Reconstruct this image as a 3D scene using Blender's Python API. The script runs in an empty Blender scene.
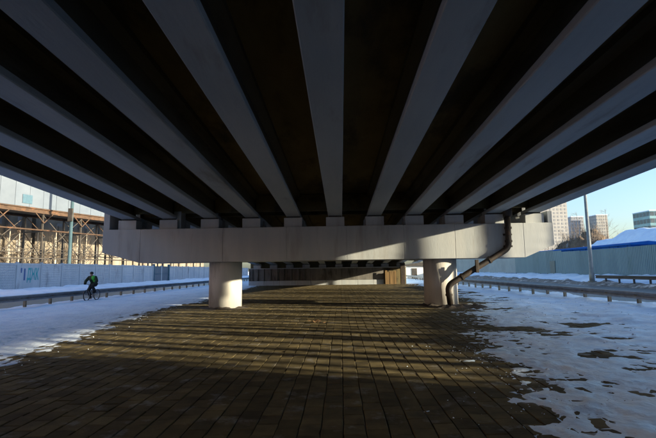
import bpy, bmesh, math, random
from mathutils import Vector, Matrix, noise
R = math.radians
random.seed(7)
S = bpy.context.scene
COL = S.collection

# ------------------------------------------------------------------ camera
cam_d = bpy.data.cameras.new('camera'); cam = bpy.data.objects.new('camera', cam_d); COL.objects.link(cam)
cam_d.sensor_width = 36.0; cam_d.lens = 437 / 656 * 36; cam_d.clip_start = 0.05; cam_d.clip_end = 6000
ya, pi_, ro = R(1.57), R(6.7), R(0.8)
fw = Vector((-math.sin(ya) * math.cos(pi_), math.cos(ya) * math.cos(pi_), math.sin(pi_)))
rt = Vector((math.cos(ya), math.sin(ya), 0)); up = rt.cross(fw)
r2 = rt * math.cos(ro) - up * math.sin(ro); u2 = up * math.cos(ro) + rt * math.sin(ro)
cam.matrix_world = Matrix(((r2.x, u2.x, -fw.x, 0), (r2.y, u2.y, -fw.y, 0), (r2.z, u2.z, -fw.z, 1.75), (0, 0, 0, 1)))
S.camera = cam

# ------------------------------------------------------------------ sky, sun, exposure
SUN = Vector((1.0, -0.32, 0.222))                     # towards the sun
elev = math.atan2(SUN.z, math.hypot(SUN.x, SUN.y)); azim = math.atan2(SUN.x, SUN.y)
w = bpy.data.worlds.new('World'); S.world = w; w.use_nodes = True
nt = w.node_tree; nt.nodes.clear()
sky = nt.nodes.new('ShaderNodeTexSky'); sky.sky_type = 'NISHITA'; sky.sun_disc = False
sky.sun_elevation = elev; sky.sun_rotation = azim; sky.air_density = 1.0; sky.dust_density = 2.0; sky.ozone_density = 3.0
bg = nt.nodes.new('ShaderNodeBackground'); bg.inputs[1].default_value = 0.125
wo = nt.nodes.new('ShaderNodeOutputWorld')
nt.links.new(sky.outputs[0], bg.inputs[0]); nt.links.new(bg.outputs[0], wo.inputs[0])
sl = bpy.data.lights.new('sun', 'SUN'); sl.energy = 5.0; sl.angle = R(0.5); sl.color = (1.0, 0.84, 0.58)
so = bpy.data.objects.new('sun', sl); COL.objects.link(so); so.location = (60, -20, 30)
so.rotation_euler = (-SUN).to_track_quat('-Z', 'Y').to_euler()
S.view_settings.view_transform = 'Standard'; S.view_settings.look = 'None'
S.view_settings.exposure = 1.6; S.view_settings.gamma = 1.0; S.view_settings.use_curve_mapping = False

# ------------------------------------------------------------------ materials
def mat(name, c1, c2=None, scale=3.0, rough=0.8, bump=0.0, bscale=None, stretch=(1, 1, 1), rnd=0.0, island=0.0,
        stain=None, stain_scale=0.6, stain_lo=0.5, stain_hi=0.62, metal=0.0, rough2=None, detail=6, spec=0.5, bdist=0.02):
    m = bpy.data.materials.new(name); m.use_nodes = True
    n = m.node_tree.nodes; L = m.node_tree.links
    b = n['Principled BSDF']; b.inputs['Metallic'].default_value = metal
    b.inputs['Roughness'].default_value = rough; b.inputs['Specular IOR Level'].default_value = spec
    g = n.new('ShaderNodeNewGeometry')
    vm = n.new('ShaderNodeVectorMath'); vm.operation = 'MULTIPLY'; vm.inputs[1].default_value = stretch
    L.new(g.outputs['Position'], vm.inputs[0])
    nz = n.new('ShaderNodeTexNoise'); nz.inputs['Scale'].default_value = scale; nz.inputs['Detail'].default_value = detail
    nz.inputs['Roughness'].default_value = 0.62
    L.new(vm.outputs[0], nz.inputs['Vector'])
    rp = n.new('ShaderNodeValToRGB'); e = rp.color_ramp.elements
    e[0].position = 0.34; e[0].color = (*c1, 1); e[1].position = 0.66; e[1].color = (*(c2 or c1), 1)
    L.new(nz.outputs['Fac'], rp.inputs[0]); col = rp.outputs[0]
    if stain:
        n2 = n.new('ShaderNodeTexNoise'); n2.inputs['Scale'].default_value = stain_scale; n2.inputs['Detail'].default_value = 8
        n2.inputs['Roughness'].default_value = 0.65; L.new(vm.outputs[0], n2.inputs['Vector'])
        mr = n.new('ShaderNodeMapRange'); mr.inputs[1].default_value = stain_lo; mr.inputs[2].default_value = stain_hi
        L.new(n2.outputs['Fac'], mr.inputs[0])
        mx = n.new('ShaderNodeMix'); mx.data_type = 'RGBA'; L.new(mr.outputs[0], mx.inputs[0]); L.new(col, mx.inputs[6])
        mx.inputs[7].default_value = (*stain, 1); col = mx.outputs[2]
        if rough2 is not None:
            m3 = n.new('ShaderNodeMapRange'); m3.inputs[3].default_value = rough; m3.inputs[4].default_value = rough2
            L.new(mr.outputs[0], m3.inputs[0]); L.new(m3.outputs[0], b.inputs['Roughness'])
    if rnd or island:
        if rnd:
            oi = n.new('ShaderNodeObjectInfo'); src = oi.outputs['Random']; amt = rnd
        else:
            src = g.outputs['Random Per Island']; amt = island
        m4 = n.new('ShaderNodeMapRange'); m4.inputs[3].default_value = 1 - amt; m4.inputs[4].default_value = 1 + amt
        L.new(src, m4.inputs[0])
        mv = n.new('ShaderNodeVectorMath'); mv.operation = 'SCALE'; L.new(col, mv.inputs[0]); L.new(m4.outputs[0], mv.inputs['Scale'])
        col = mv.outputs[0]
        if rough2 is not None and not stain:
            m5 = n.new('ShaderNodeMapRange'); m5.inputs[3].default_value = rough2; m5.inputs[4].default_value = rough
            L.new(src, m5.inputs[0]); L.new(m5.outputs[0], b.inputs['Roughness'])
    L.new(col, b.inputs['Base Color'])
    if bump:
        n3 = n.new('ShaderNodeTexNoise'); n3.inputs['Scale'].default_value = bscale or scale * 4; n3.inputs['Detail'].default_value = 6
        L.new(vm.outputs[0], n3.inputs['Vector'])
        bp = n.new('ShaderNodeBump'); bp.inputs['Strength'].default_value = bump; bp.inputs['Distance'].default_value = bdist
        L.new(n3.outputs['Fac'], bp.inputs['Height']); L.new(bp.outputs[0], b.inputs['Normal'])
    return m

M = {
 'cap': mat('cap_concrete', (.325, .365, .39), (.395, .425, .435), 1.6, .75, .2, 26, stain=(.25, .255, .25), stain_scale=1.3, stain_lo=.54, stain_hi=.72, stretch=(1, 1, .14)),
 'girder': mat('girder_concrete', (.25, .295, .325), (.32, .355, .375), 1.2, .72, .25, 18, stain=(.16, .16, .145), stain_scale=1.1, stain_lo=.56, stain_hi=.74, stretch=(1, .18, 1), rnd=.10),
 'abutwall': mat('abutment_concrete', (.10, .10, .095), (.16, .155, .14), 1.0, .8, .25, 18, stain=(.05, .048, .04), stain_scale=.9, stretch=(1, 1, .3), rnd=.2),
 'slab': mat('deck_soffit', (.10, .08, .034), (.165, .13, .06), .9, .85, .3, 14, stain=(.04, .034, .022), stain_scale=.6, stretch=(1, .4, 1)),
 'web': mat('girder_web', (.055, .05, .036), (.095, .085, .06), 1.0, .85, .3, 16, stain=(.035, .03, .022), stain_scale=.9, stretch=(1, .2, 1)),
 'bearing': mat('bearing_rubber', (.02, .02, .02), (.035, .035, .035), 8, .7),
 'column': mat('column_concrete', (.42, .43, .415), (.50, .50, .475), 1.5, .7, .2, 22, stain=(.25, .245, .225), stain_scale=1.4, stain_lo=.54, stain_hi=.72, stretch=(1, 1, .2)),
 'tile': mat('paving_slab', (.055, .046, .025), (.112, .091, .044), 2.3, .9, .35, 45, rnd=.32, rough2=.5, bdist=.01, spec=.15, stain=(.15, .148, .14), stain_scale=2.1, stain_lo=.56, stain_hi=.70),  # second colour: lighter grey patches scattered by noise
 'tilef': mat('paving_field', (.055, .046, .025), (.112, .091, .044), 2.3, .9, .35, 45, island=.32, rough2=.5, bdist=.01, spec=.15, stain=(.15, .148, .14), stain_scale=2.1, stain_lo=.56, stain_hi=.70),  # same lighter grey noise patches as the near slabs
 'joint': mat('joint_dirt', (.024, .020, .014), (.042, .035, .023), 9, .95, .3, 40),
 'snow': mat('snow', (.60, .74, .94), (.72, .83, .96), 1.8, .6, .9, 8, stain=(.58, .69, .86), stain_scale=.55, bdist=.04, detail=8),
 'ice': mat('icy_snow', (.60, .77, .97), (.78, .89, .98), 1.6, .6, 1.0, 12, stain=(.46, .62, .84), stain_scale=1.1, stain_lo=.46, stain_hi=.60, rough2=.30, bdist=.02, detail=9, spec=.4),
 'dirtysnow': mat('dirty_snow', (.06, .055, .05), (.22, .21, .20), 2.5, .75, .6, 7, stain=(.55, .56, .60), stain_scale=1.3, stain_lo=.55, stain_hi=.64, bdist=.05),
 'ground': mat('snow_ground', (.68, .71, .76), (.80, .82, .86), .05, .7, .3, 1.0, stain=(.30, .28, .25), stain_scale=.03, stain_lo=.56, stain_hi=.66),
 'road': mat('wet_asphalt', (.03, .033, .04), (.07, .07, .075), 1.2, .45, .3, 30, stain=(.28, .30, .34), stain_scale=.35, stain_lo=.60, stain_hi=.72, stretch=(1, .2, 1)),
 'rail': mat('galvanised_rail', (.20, .22, .24), (.32, .34, .36), 2.0, .5, .08, 20, metal=.35, stain=(.10, .09, .08), stain_scale=1.6, stain_lo=.6, stain_hi=.75),
 'raildark': mat('dark_rail', (.035, .035, .04), (.06, .06, .065), 3, .6),
 'post': mat('weathered_post', (.16, .14, .10), (.26, .23, .16), 5, .75, .2),
 'pipe': mat('rusty_pipe', (.022, .018, .015), (.05, .038, .027), 6, .6, .3, 40, metal=.2, stain=(.08, .04, .02), stain_scale=3, stain_lo=.56, stain_hi=.7),
 'panelc': mat('fence_concrete', (.27, .335, .40), (.37, .43, .49), .9, .8, .2, 20, stain=(.17, .21, .25), stain_scale=.9, stain_lo=.56, stain_hi=.72, rnd=.07, stretch=(1, 1, .3)),
 'teal': mat('teal_paint', (.02, .22, .27), (.03, .30, .34), 5, .6),
 'navy': mat('navy_paint', (.02, .06, .20), (.03, .09, .26), 5, .6),
 'bluepost': mat('blue_steel', (.025, .075, .12), (.04, .11, .16), 3, .5, .1),
 'sheet': mat('profiled_sheet_teal', (.105, .195, .245), (.135, .235, .285), .8, .5, .1, 15, stain=(.085, .17, .19), stain_scale=.5, stain_lo=.55, stain_hi=.75, rnd=.10, stretch=(1, 1, .3)),
 'sheetg': mat('profiled_sheet_grey', (.20, .27, .31), (.25, .32, .36), .8, .5, .1, 15, rnd=.08),
 'sheetd': mat('profiled_sheet_dark', (.045, .085, .10), (.055, .10, .12), .8, .5, .1, 15),
 'blue': mat('bright_blue_sheet', (.003, .075, .33), (.004, .105, .42), 1.0, .7, .1, 10, spec=.15),
 'soil': mat('brown_soil', (.07, .05, .035), (.15, .11, .075), .8, .95, .8, 3, stain=(.5, .5, .52), stain_scale=.5, stain_lo=.62, stain_hi=.7, bdist=.2),
 'clad': mat('pale_cladding', (.078, .106, .145), (.096, .127, .168), .7, .55, .1, 10, rnd=.05),
 'rust': mat('rusty_steel', (.038, .022, .013), (.085, .05, .03), 1.4, .85, .4, 15, stain=(.13, .06, .028), stain_scale=1.2, stain_lo=.55, stain_hi=.66),
 'steel': mat('dark_steel', (.028, .026, .024), (.065, .056, .046), 2.0, .7, .2, 15),
 'beige': mat('beige_plaster', (.15, .13, .10), (.27, .24, .19), .25, .85, .4, 4, stretch=(1, 1, .12), stain=(.075, .06, .045), stain_scale=.9, stain_lo=.52, stain_hi=.68),
 'beige2': mat('pale_block', (.27, .265, .25), (.34, .33, .31), .2, .85, .2, 4, stretch=(1, 1, .15)),
 'white': mat('white_sheet', (.70, .69, .66), (.80, .79, .76), .6, .6, .1, 8),
 'farwin': mat('far_window', (.17, .175, .18), (.24, .24, .24), .4, .4),  # lightened to stand in for haze over distance
 'glass': mat('window_glass', (.03, .045, .06), (.06, .08, .10), .4, .12),
 'glassteal': mat('teal_curtain_wall', (.10, .22, .26), (.16, .30, .34), .1, .25),
 'grey': mat('grey_block', (.24, .26, .30), (.30, .32, .35), .15, .8),
 'brick': mat('brick_wall', (.24, .13, .09), (.34, .19, .13), 2, .9, .3),
 'bark': mat('bark', (.10, .08, .065), (.20, .17, .14), 4, .9, .5, 20, stretch=(1, 1, .3)),
 'twig': mat('twig', (.11, .085, .065), (.17, .135, .105), 4, .9),
 'birch': mat('pale_bark', (.30, .27, .22), (.42, .39, .33), 2, .85, .3, 12, stain=(.08, .07, .06), stain_scale=2.5, stain_lo=.6, stain_hi=.66),
 'board': mat('brown_board', (.12, .075, .03), (.22, .14, .055), 1.5, .8, .2, 12, stretch=(3, 1, .3)),
 'lamp': mat('grey_pole', (.15, .17, .18), (.22, .24, .25), 2, .5, .05, metal=.3),
 'jacket': mat('green_jacket', (.008, .022, .014), (.012, .04, .02), 12, .8, .3, 30),
 'vest': mat('bright_green_vest', (.06, .50, .06), (.10, .62, .09), 12, .7, .2, 30),
 'cloth': mat('dark_trousers', (.012, .014, .016), (.03, .03, .032), 14, .85, .3, 30),
 'black': mat('black_rubber', (.012, .012, .012), (.022, .022, .022), 10, .6),
 'skin': mat('skin', (.45, .27, .20), (.50, .31, .23), 10, .55),
 'bike': mat('bicycle_paint', (.015, .02, .02), (.03, .04, .035), 10, .35),
 'chrome': mat('bare_metal', (.35, .35, .36), (.45, .45, .46), 10, .35, metal=.8),
 'debris': mat('dead_leaves', (.16, .09, .04), (.28, .17, .08), 14, .9, .5, 30),
 'dirt': mat('wet_dirt', (.025, .02, .016), (.06, .05, .04), 6, .8, .7, 14, bdist=.04),
}

# ------------------------------------------------------------------ helpers
def link(o, parent=None):
    COL.objects.link(o)
    if parent: o.parent = parent
    return o
def tag(o, label=None, cat=None, group=None, kind=None):
    if label: o['label'] = label
    if cat: o['category'] = cat
    if group: o['group'] = group
    if kind: o['kind'] = kind
    return o
def thing(name, label, cat, loc=(0, 0, 0), rz=0, group=None):
    o = bpy.data.objects.new(name, None); o.location = loc; o.rotation_euler = (0, 0, rz); o.empty_display_size = .2
    return tag(link(o), label, cat, group)
def wloc(o):
    v = Vector((0, 0, 0))
    while o: v += o.location; o = o.parent
    return v
class MB:
    def __init__(s): s.v = []; s.f = []
    def add(s, vs, fs):
        k = len(s.v); s.v += [tuple(p) for p in vs]; s.f += [tuple(i + k for i in f) for f in fs]; return s
    def box(s, x0, x1, y0, y1, z0, z1):
        return s.add([(x0, y0, z0), (x1, y0, z0), (x1, y1, z0), (x0, y1, z0), (x0, y0, z1), (x1, y0, z1), (x1, y1, z1), (x0, y1, z1)],
                     [(0, 3, 2, 1), (4, 5, 6, 7), (0, 1, 5, 4), (1, 2, 6, 5), (2, 3, 7, 6), (3, 0, 4, 7)])
    def bbox(s, x0, x1, y0, y1, z0, z1, b=.02):
        bm = bmesh.new(); m = MB().box(x0, x1, y0, y1, z0, z1)
        vs = [bm.verts.new(p) for p in m.v]; [bm.faces.new([vs[i] for i in f]) for f in m.f]
        bmesh.ops.bevel(bm, geom=bm.edges[:], offset=b, segments=1, affect='EDGES', profile=.5)
        bm.verts.index_update(); s.add([v.co[:] for v in bm.verts], [[v.index for v in f.verts] for f in bm.faces]); bm.free(); return s
    def prism(s, pts, a, fn):
        """outline pts extruded between a[0] and a[1]; fn(u,v,t) -> xyz"""
        n = len(pts); vs = [fn(p[0], p[1], a[0]) for p in pts] + [fn(p[0], p[1], a[1]) for p in pts]
        fs = [tuple(range(n)), tuple(range(2 * n - 1, n - 1, -1))] + [(i, i + n, (i + 1) % n + n, (i + 1) % n) for i in range(n)]
        return s.add(vs, fs)
    def tube(s, path, rad, n=8, cap=True):
        path = [Vector(p) for p in path]
        if not hasattr(rad, '__len__'): rad = [rad] * len(path)
        vs = []; prev = None
        for i, p in enumerate(path):
            d = (path[min(i + 1, len(path) - 1)] - path[max(i - 1, 0)]).normalized()
            if prev is None:
                a = d.cross(Vector((0, 0, 1)))
                if a.length < .05: a = d.cross(Vector((1, 0, 0)))
            else: a = prev - d * prev.dot(d)
            a.normalize(); prev = a; b = d.cross(a)
            for k in range(n):
                t = 2 * math.pi * k / n; vs.append(p + (a * math.cos(t) + b * math.sin(t)) * rad[i])
        fs = []
        for i in range(len(path) - 1):
            for k in range(n):
                k2 = (k + 1) % n; fs.append((i * n + k, i * n + k2, (i + 1) * n + k2, (i + 1) * n + k))
        if cap:
            fs.append(tuple(range(n - 1, -1, -1))); q = (len(path) - 1) * n; fs.append(tuple(range(q, q + n)))
        return s.add(vs, fs)
    def ball(s, c, r, seg=12, rings=8):
        r = r if hasattr(r, '__len__') else (r, r, r); vs = [(c[0], c[1], c[2] - r[2])]
        for i in range(1, rings):
            a = math.pi * i / rings
            for k in range(seg):
                t = 2 * math.pi * k / seg
                vs.append((c[0] + r[0] * math.sin(a) * math.cos(t), c[1] + r[1] * math.sin(a) * math.sin(t), c[2] - r[2] * math.cos(a)))
        vs.append((c[0], c[1], c[2] + r[2])); last = len(vs) - 1; fs = []
        for k in range(seg):
            fs.append((0, 1 + (k + 1) % seg, 1 + k)); fs.append((last, last - seg + k, last - seg + (k + 1) % seg))
        for i in range(rings - 2):
            for k in range(seg):
                a = 1 + i * seg; k2 = (k + 1) % seg
                fs.append((a + k, a + k2, a + seg + k2, a + seg + k))
        return s.add(vs, fs)
    def bar(s, p, q, wd, ht=None):
        """square bar from p to q"""
        p, q = Vector(p), Vector(q); d = (q - p).normalized(); a = d.cross(Vector((0, 0, 1)))
        if a.length < .05: a = Vector((1, 0, 0))
        a.normalize(); b = a.cross(d); a *= wd / 2; b *= (ht or wd) / 2
        vs = [p - a - b, p + a - b, p + a + b, p - a + b, q - a - b, q + a - b, q + a + b, q - a + b]
        return s.add(vs, [(0, 1, 2, 3), (7, 6, 5, 4), (0, 4, 5, 1), (1, 5, 6, 2), (2, 6, 7, 3), (3, 7, 4, 0)])
    def mesh(s, name, m, smooth=False):
        me = bpy.data.meshes.new(name); me.from_pydata(s.v, [], s.f); me.materials.append(m)
        bm = bmesh.new(); bm.from_mesh(me); bmesh.ops.recalc_face_normals(bm, faces=bm.faces); bm.to_mesh(me); bm.free()
        if smooth: me.polygons.foreach_set('use_smooth', [True] * len(me.polygons))
        me.update(); return me
    def build(s, name, m, parent=None, smooth=False, local=False):
        if parent and not local:
            w_ = wloc(parent); s.v = [(a - w_.x, b - w_.y, c - w_.z) for a, b, c in s.v]
        return link(bpy.data.objects.new(name, s.mesh(name, m, smooth)), parent)
def inst(name, me, parent, loc, rz=0):
    """a part that shares its mesh; loc in world"""
    o = link(bpy.data.objects.new(name, me), parent); o.location = Vector(loc) - wloc(parent); o.rotation_euler = (0, 0, rz); return o
def copy_tree(o, parent=None):
    c = o.copy(); COL.objects.link(c); c.parent = parent
    for ch in o.children: copy_tree(ch, c)
    return c
def fbm(x, y, s=1.0, o=4, z=0.0):
    return noise.fractal(Vector((x * s, y * s, z)), 1.0, 2.0, o)
def sstep(a, b, x):
    t = max(0, min(1, (x - a) / (b - a))); return t * t * (3 - 2 * t)
def lerp(tab, y):
    if y <= tab[0][0]: return tab[0][1]
    for (a, b), (c, d) in zip(tab, tab[1:]):
        if y <= c: return b + (d - b) * (y - a) / (c - a)
    return tab[-1][1]
def field(name, xs, ys, fn, m, parent=None, smooth=True):
    nx, ny = len(xs), len(ys); mb = MB()
    mb.v = [(x, y, fn(x, y)) for y in ys for x in xs]
    mb.f = [(j * nx + i, j * nx + i + 1, (j + 1) * nx + i + 1, (j + 1) * nx + i) for j in range(ny - 1) for i in range(nx - 1)]
    return mb.build(name, m, parent, smooth)
def rng(a, b, st):
    n = max(1, round((b - a) / st)); return [a + (b - a) * i / n for i in range(n + 1)]
def grow(a, b, st, k=.012):
    """steps that widen with distance"""
    r = [a]
    while r[-1] < b: r.append(r[-1] + max(st, abs(r[-1]) * k))
    return r

# ------------------------------------------------------------------ ground, roads, snow
g = MB().add([(-3000, -2000, -.12), (3000, -2000, -.12), (3000, 5000, -.12), (-3000, 5000, -.12)], [(0, 1, 2, 3)]).build('ground', M['ground']); tag(g, kind='structure')
g = MB().add([(-23.4, -40, -.06), (-16.0, -40, -.06), (-16.0, 400, -.06), (-23.4, 400, -.06)], [(0, 1, 2, 3)]).build('road_left', M['road']); tag(g, kind='structure')
g = MB().add([(12.6, -40, -.06), (24.6, -40, -.06), (24.6, 400, -.06), (12.6, 400, -.06)], [(0, 1, 2, 3)]).build('road_right', M['road']); tag(g, kind='structure')

# pavement of concrete slabs under the bridge
PX0, PX1, PY0, PY1 = -13.0, 10.0, -4.0, 53.6
pv = MB().box(PX0, PX1, PY0, PY1, -.11, -.011).build('pavement', M['joint']); tag(pv, kind='structure')
TW, TL, GAP = .25, .33, .008
def slab_mesh(mb, cx, cy, dz, tx, ty, jx=0, jy=0):
    a, b, c = TW / 2 - GAP / 2 + jx, TL / 2 - GAP / 2 + jy, .008
    zz = lambda x, y: dz + x * tx + y * ty
    vs = [(cx + sx * a, cy + sy * b, -.03) for sx, sy in ((-1, -1), (1, -1), (1, 1), (-1, 1))]
    vs += [(cx + sx * a, cy + sy * b, zz(sx * a, sy * b) - .007) for sx, sy in ((-1, -1), (1, -1), (1, 1), (-1, 1))]
    vs += [(cx + sx * (a - c), cy + sy * (b - c), zz(sx * a, sy * b)) for sx, sy in ((-1, -1), (1, -1), (1, 1), (-1, 1))]
    mb.add(vs, [(0, 1, 5, 4), (1, 2, 6, 5), (2, 3, 7, 6), (3, 0, 4, 7), (4, 5, 9, 8), (5, 6, 10, 9), (6, 7, 11, 10), (7, 4, 8, 11), (8, 9, 10, 11)])
slabs = []
cols = int((PX1 - PX0) / TW); rows = int((PY1 - PY0) / TL)
for i in range(cols):
    for j in range(rows):
        slabs.append((PX0 + (i + .5) * TW, PY0 + (j + .5 + (.5 if i % 2 else 0)) * TL))
def visible_near(p): return p[1] > 3.9 and -6.2 < p[0] < 3.4 and abs(p[0] + .1) < .78 * p[1]
near = sorted([p for p in slabs if visible_near(p)], key=lambda p: p[0] ** 2 + p[1] ** 2)[:300]
near_s = set(near)
variants = []
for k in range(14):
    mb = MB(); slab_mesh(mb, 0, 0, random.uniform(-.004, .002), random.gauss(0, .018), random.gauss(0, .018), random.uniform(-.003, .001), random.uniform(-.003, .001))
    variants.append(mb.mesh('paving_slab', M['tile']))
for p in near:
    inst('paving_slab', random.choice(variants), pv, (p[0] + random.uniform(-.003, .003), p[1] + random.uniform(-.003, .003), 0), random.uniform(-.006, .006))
mb = MB()
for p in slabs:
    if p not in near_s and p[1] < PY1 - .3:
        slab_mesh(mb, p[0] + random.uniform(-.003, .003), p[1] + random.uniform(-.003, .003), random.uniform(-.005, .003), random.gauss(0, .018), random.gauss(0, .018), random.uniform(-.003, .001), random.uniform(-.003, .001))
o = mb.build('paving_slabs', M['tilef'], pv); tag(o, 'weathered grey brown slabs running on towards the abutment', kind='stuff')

# snow lying left of the pavement
EL = [(3, -6.4), (8, -6.4), (9.6, -7.0), (10.5, -7.3), (12, -7.5), (13.1, -7.7), (15, -8.0), (19.4, -8.8), (22.6, -9.0), (25, -8.5), (30, -9.0), (52, -10.2)]
def snow_left(x, y):
    d = lerp(EL, y) - x + .45 * fbm(x, y, .8, 5)
    f = fbm(x * 1.3, y * .8, 5.5, 5, 7.7)
    h = -.036 + .052 * sstep(-1.3, .55, d) + .026 * f * sstep(1.6, -.4, d) + .085 * sstep(.3, 3.5, d) * (1 + .5 * fbm(x, y, .35, 3)) + .03 * fbm(x, y, 1.7, 6) * sstep(-.1, .8, d)
    h -= .016 * sstep(10, 7.5, y) * sstep(2.0, .2, d)
    for fx, fy in FEET_L:
        q = ((x - fx) / .10) ** 2 + ((y - fy) / .17) ** 2
        if q < 4: h -= .05 * math.exp(-q * 1.4)
    return h
rf_ = random.Random(21); FEET_L = []
for k in range(26): FEET_L.append((-9.2 + .12 * (-1) ** k + .09 * k * .4 + rf_.uniform(-.05, .05), 9.5 + k * .62 + rf_.uniform(-.05, .05)))
for k in range(18): FEET_L.append((-12.5 + .13 * (-1) ** k - .06 * k + rf_.uniform(-.06, .06), 12 + k * .66))
tag(field('snow_verge_left', rng(-16.9, -13.4, .2) + rng(-13.3, -9.9, .09) + rng(-9.84, -5.0, .055), grow(3, 110, .075, .0065), snow_left, M['snow']), kind='structure')
def bank_left(x, y):
    return -.10 + .42 * sstep(-22.6, -24.2, x) * (1 + .45 * fbm(x, y, .3, 4)) + .05 * fbm(x, y, 1.2, 4)
tag(field('snow_bank_left', rng(-33, -22.2, .35), grow(15, 260, .35, .008), bank_left, M['snow']), kind='structure')
# icy snow to the right
ER = [(3, 2.55), (5, 2.75), (6.1, 2.9), (7.9, 3.05), (9.2, 3.0), (10.4, 3.25), (12.8, 4.3), (16, 4.7), (20, 5.8), (24, 7.2), (34, 7.9), (52, 8.6)]
def snow_right(x, y):
    d = x - lerp(ER, y) + .75 * fbm(x, y, .5, 5, 3.1)
    f = fbm(x, y * 1.3, 5.0, 5, 1.7)
    b = fbm(x * .55, y, .55, 6, 12.3)                                  # bare patches, long along the view
    h = -.036 + .050 * sstep(-1.1, .7, d) + .030 * f * sstep(2.4, -.3, d) + .030 * fbm(x, y, .8, 4, 5.0) * sstep(0, 1, d) + .020 * fbm(x, y, 3.5, 5, 2.0)
    h -= .052 * sstep(.06, .46, b) * sstep(6.2, 4.0, d)
    h += .17 * sstep(3.6, 6.0, d) * (1 + .5 * fbm(x, y, .5, 4)) + .10 * sstep(.48, .8, .5 + .6 * fbm(x, y, .33, 3, 9.0)) * sstep(1.2, 2.5, d)
    return h
tag(field('snow_verge_right', rng(1.0, 8.0, .06) + rng(8.12, 12.9, .12), grow(3, 110, .075, .0065), snow_right, M['ice']), kind='structure')
def bank_right(x, y):
    return -.12 + .40 * sstep(23.6, 25.2, x) * (1 + .5 * fbm(x, y, .5, 4)) + .55 * sstep(25.4, 28.5, x) + .08 * fbm(x, y, 1.1, 4)
tag(field('dirty_snow_bank_right', rng(23.2, 25.6, .25), grow(-20, 260, .3, .008), bank_right, M['dirtysnow']), kind='structure')
tag(field('snow_bank_right', rng(25.6, 30.6, .3), grow(-20, 260, .3, .008), bank_right, M['snow']), kind='structure')
# snow hill beyond the fence
def hill(x, y):
    prof = sstep(31.5, 39.5, x) * (1 - .45 * sstep(44, 70, x))
    hh = 6.6 + 1.1 * fbm(x, y, .09, 4) + .5 * fbm(x, y, .35, 4)
    hh = 7.6 + .9 * sstep(12, 3, y) + .25 * fbm(x, y, .2, 4) + (hh - 7.4) * sstep(30, 46, y)  # unseen near end heightened to shade the snow on the right
    hh *= 1 - .30 * sstep(60, 72, y) ; hh *= 1 - .9 * sstep(95, 150, y); hh *= 1 - sstep(-20, -26, y)
    return -.2 + hh * prof + .12 * fbm(x, y, 1.1, 4)
tag(field('snow_hill', rng(31.2, 95, .9), rng(-28, 160, .9), hill, M['snow']), kind='structure')

# ------------------------------------------------------------------ bridge
SL = -.055; Y0 = 20.7; ZG = 4.37
GX = [-.23 + (2.02 if k < 5 else 1.89) * (k - 5) for k in range(11)]
ISEC = [(-.34, 0.02), (-.32, 0), (.32, 0), (.34, .02), (.34, .15), (.10, .26), (.10, .88), (.32, .98), (.32, 1.12), (-.32, 1.12), (-.32, .98), (-.10, .88), (-.10, .26), (-.34, .15)]
def zg(y): return ZG + SL * (y - Y0)
def span(label, ya_, yb, nseg):
    t = thing('bridge_deck', label, 'bridge deck', (0, (ya_ + yb) / 2, zg((ya_ + yb) / 2)), 0, 'spans of the bridge')
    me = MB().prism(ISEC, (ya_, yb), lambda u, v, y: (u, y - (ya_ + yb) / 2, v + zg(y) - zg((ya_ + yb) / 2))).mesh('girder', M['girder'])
    me.materials.append(M['web'])                                      # darker brown webs above the paler bottom flange
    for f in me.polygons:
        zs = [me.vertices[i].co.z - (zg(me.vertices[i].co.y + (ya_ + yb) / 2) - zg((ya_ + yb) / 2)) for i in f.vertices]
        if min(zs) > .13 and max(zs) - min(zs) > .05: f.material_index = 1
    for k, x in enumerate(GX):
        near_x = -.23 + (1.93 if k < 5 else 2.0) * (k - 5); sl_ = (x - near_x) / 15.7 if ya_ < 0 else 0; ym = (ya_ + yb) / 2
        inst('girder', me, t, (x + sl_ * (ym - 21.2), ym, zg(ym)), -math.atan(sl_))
    # soffit of the slab between the girders, edges and parapets
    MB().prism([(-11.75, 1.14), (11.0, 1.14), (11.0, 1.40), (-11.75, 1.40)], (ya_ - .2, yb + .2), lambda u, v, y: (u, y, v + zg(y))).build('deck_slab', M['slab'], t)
    for x0, x1 in ((-11.75, -11.35), (10.6, 11.0)):
        MB().prism([(x0, 1.404), (x1, 1.404), (x1 - .1 * (x0 > 0), 2.3), (x0 + .1 * (x0 < 0), 2.3)], (ya_ - .2, yb + .2), lambda u, v, y: (u, y, v + zg(y))).build('parapet', M['girder'], t)
    for x0, x1 in ((-11.66, -11.56), (10.72, 10.82)):  # tall screens added above the parapets, unseen, to shade the left fence
        yy = ya_ - .2
        while yy < yb:
            MB().prism([(x0, 2.305), (x1, 2.305), (x1, 6.2), (x0, 6.2)], (yy + .002, min(yy + 3.998, yb + .2)), lambda u, v, y: (u, y, v + zg(y))).build('shade_screen', M['sheetg'], t); yy += 4
    # cross beams between girder webs
    dm = MB().bbox(-.84, .84, -.15, .15, .30, 1.12, .02).mesh('diaphragm', M['slab'])
    for yy in (ya_ + .35, yb - .35):
        for k in range(10): inst('diaphragm', dm, t, ((GX[k] + GX[k + 1]) / 2, yy, zg(yy)))
    return t
span('near bridge span of pale concrete girders filling the top of the view', -13.2, 21.55, 1)
span('far bridge span of concrete girders seen beyond the pier cap', 21.95, 54.9, 1)

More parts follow.
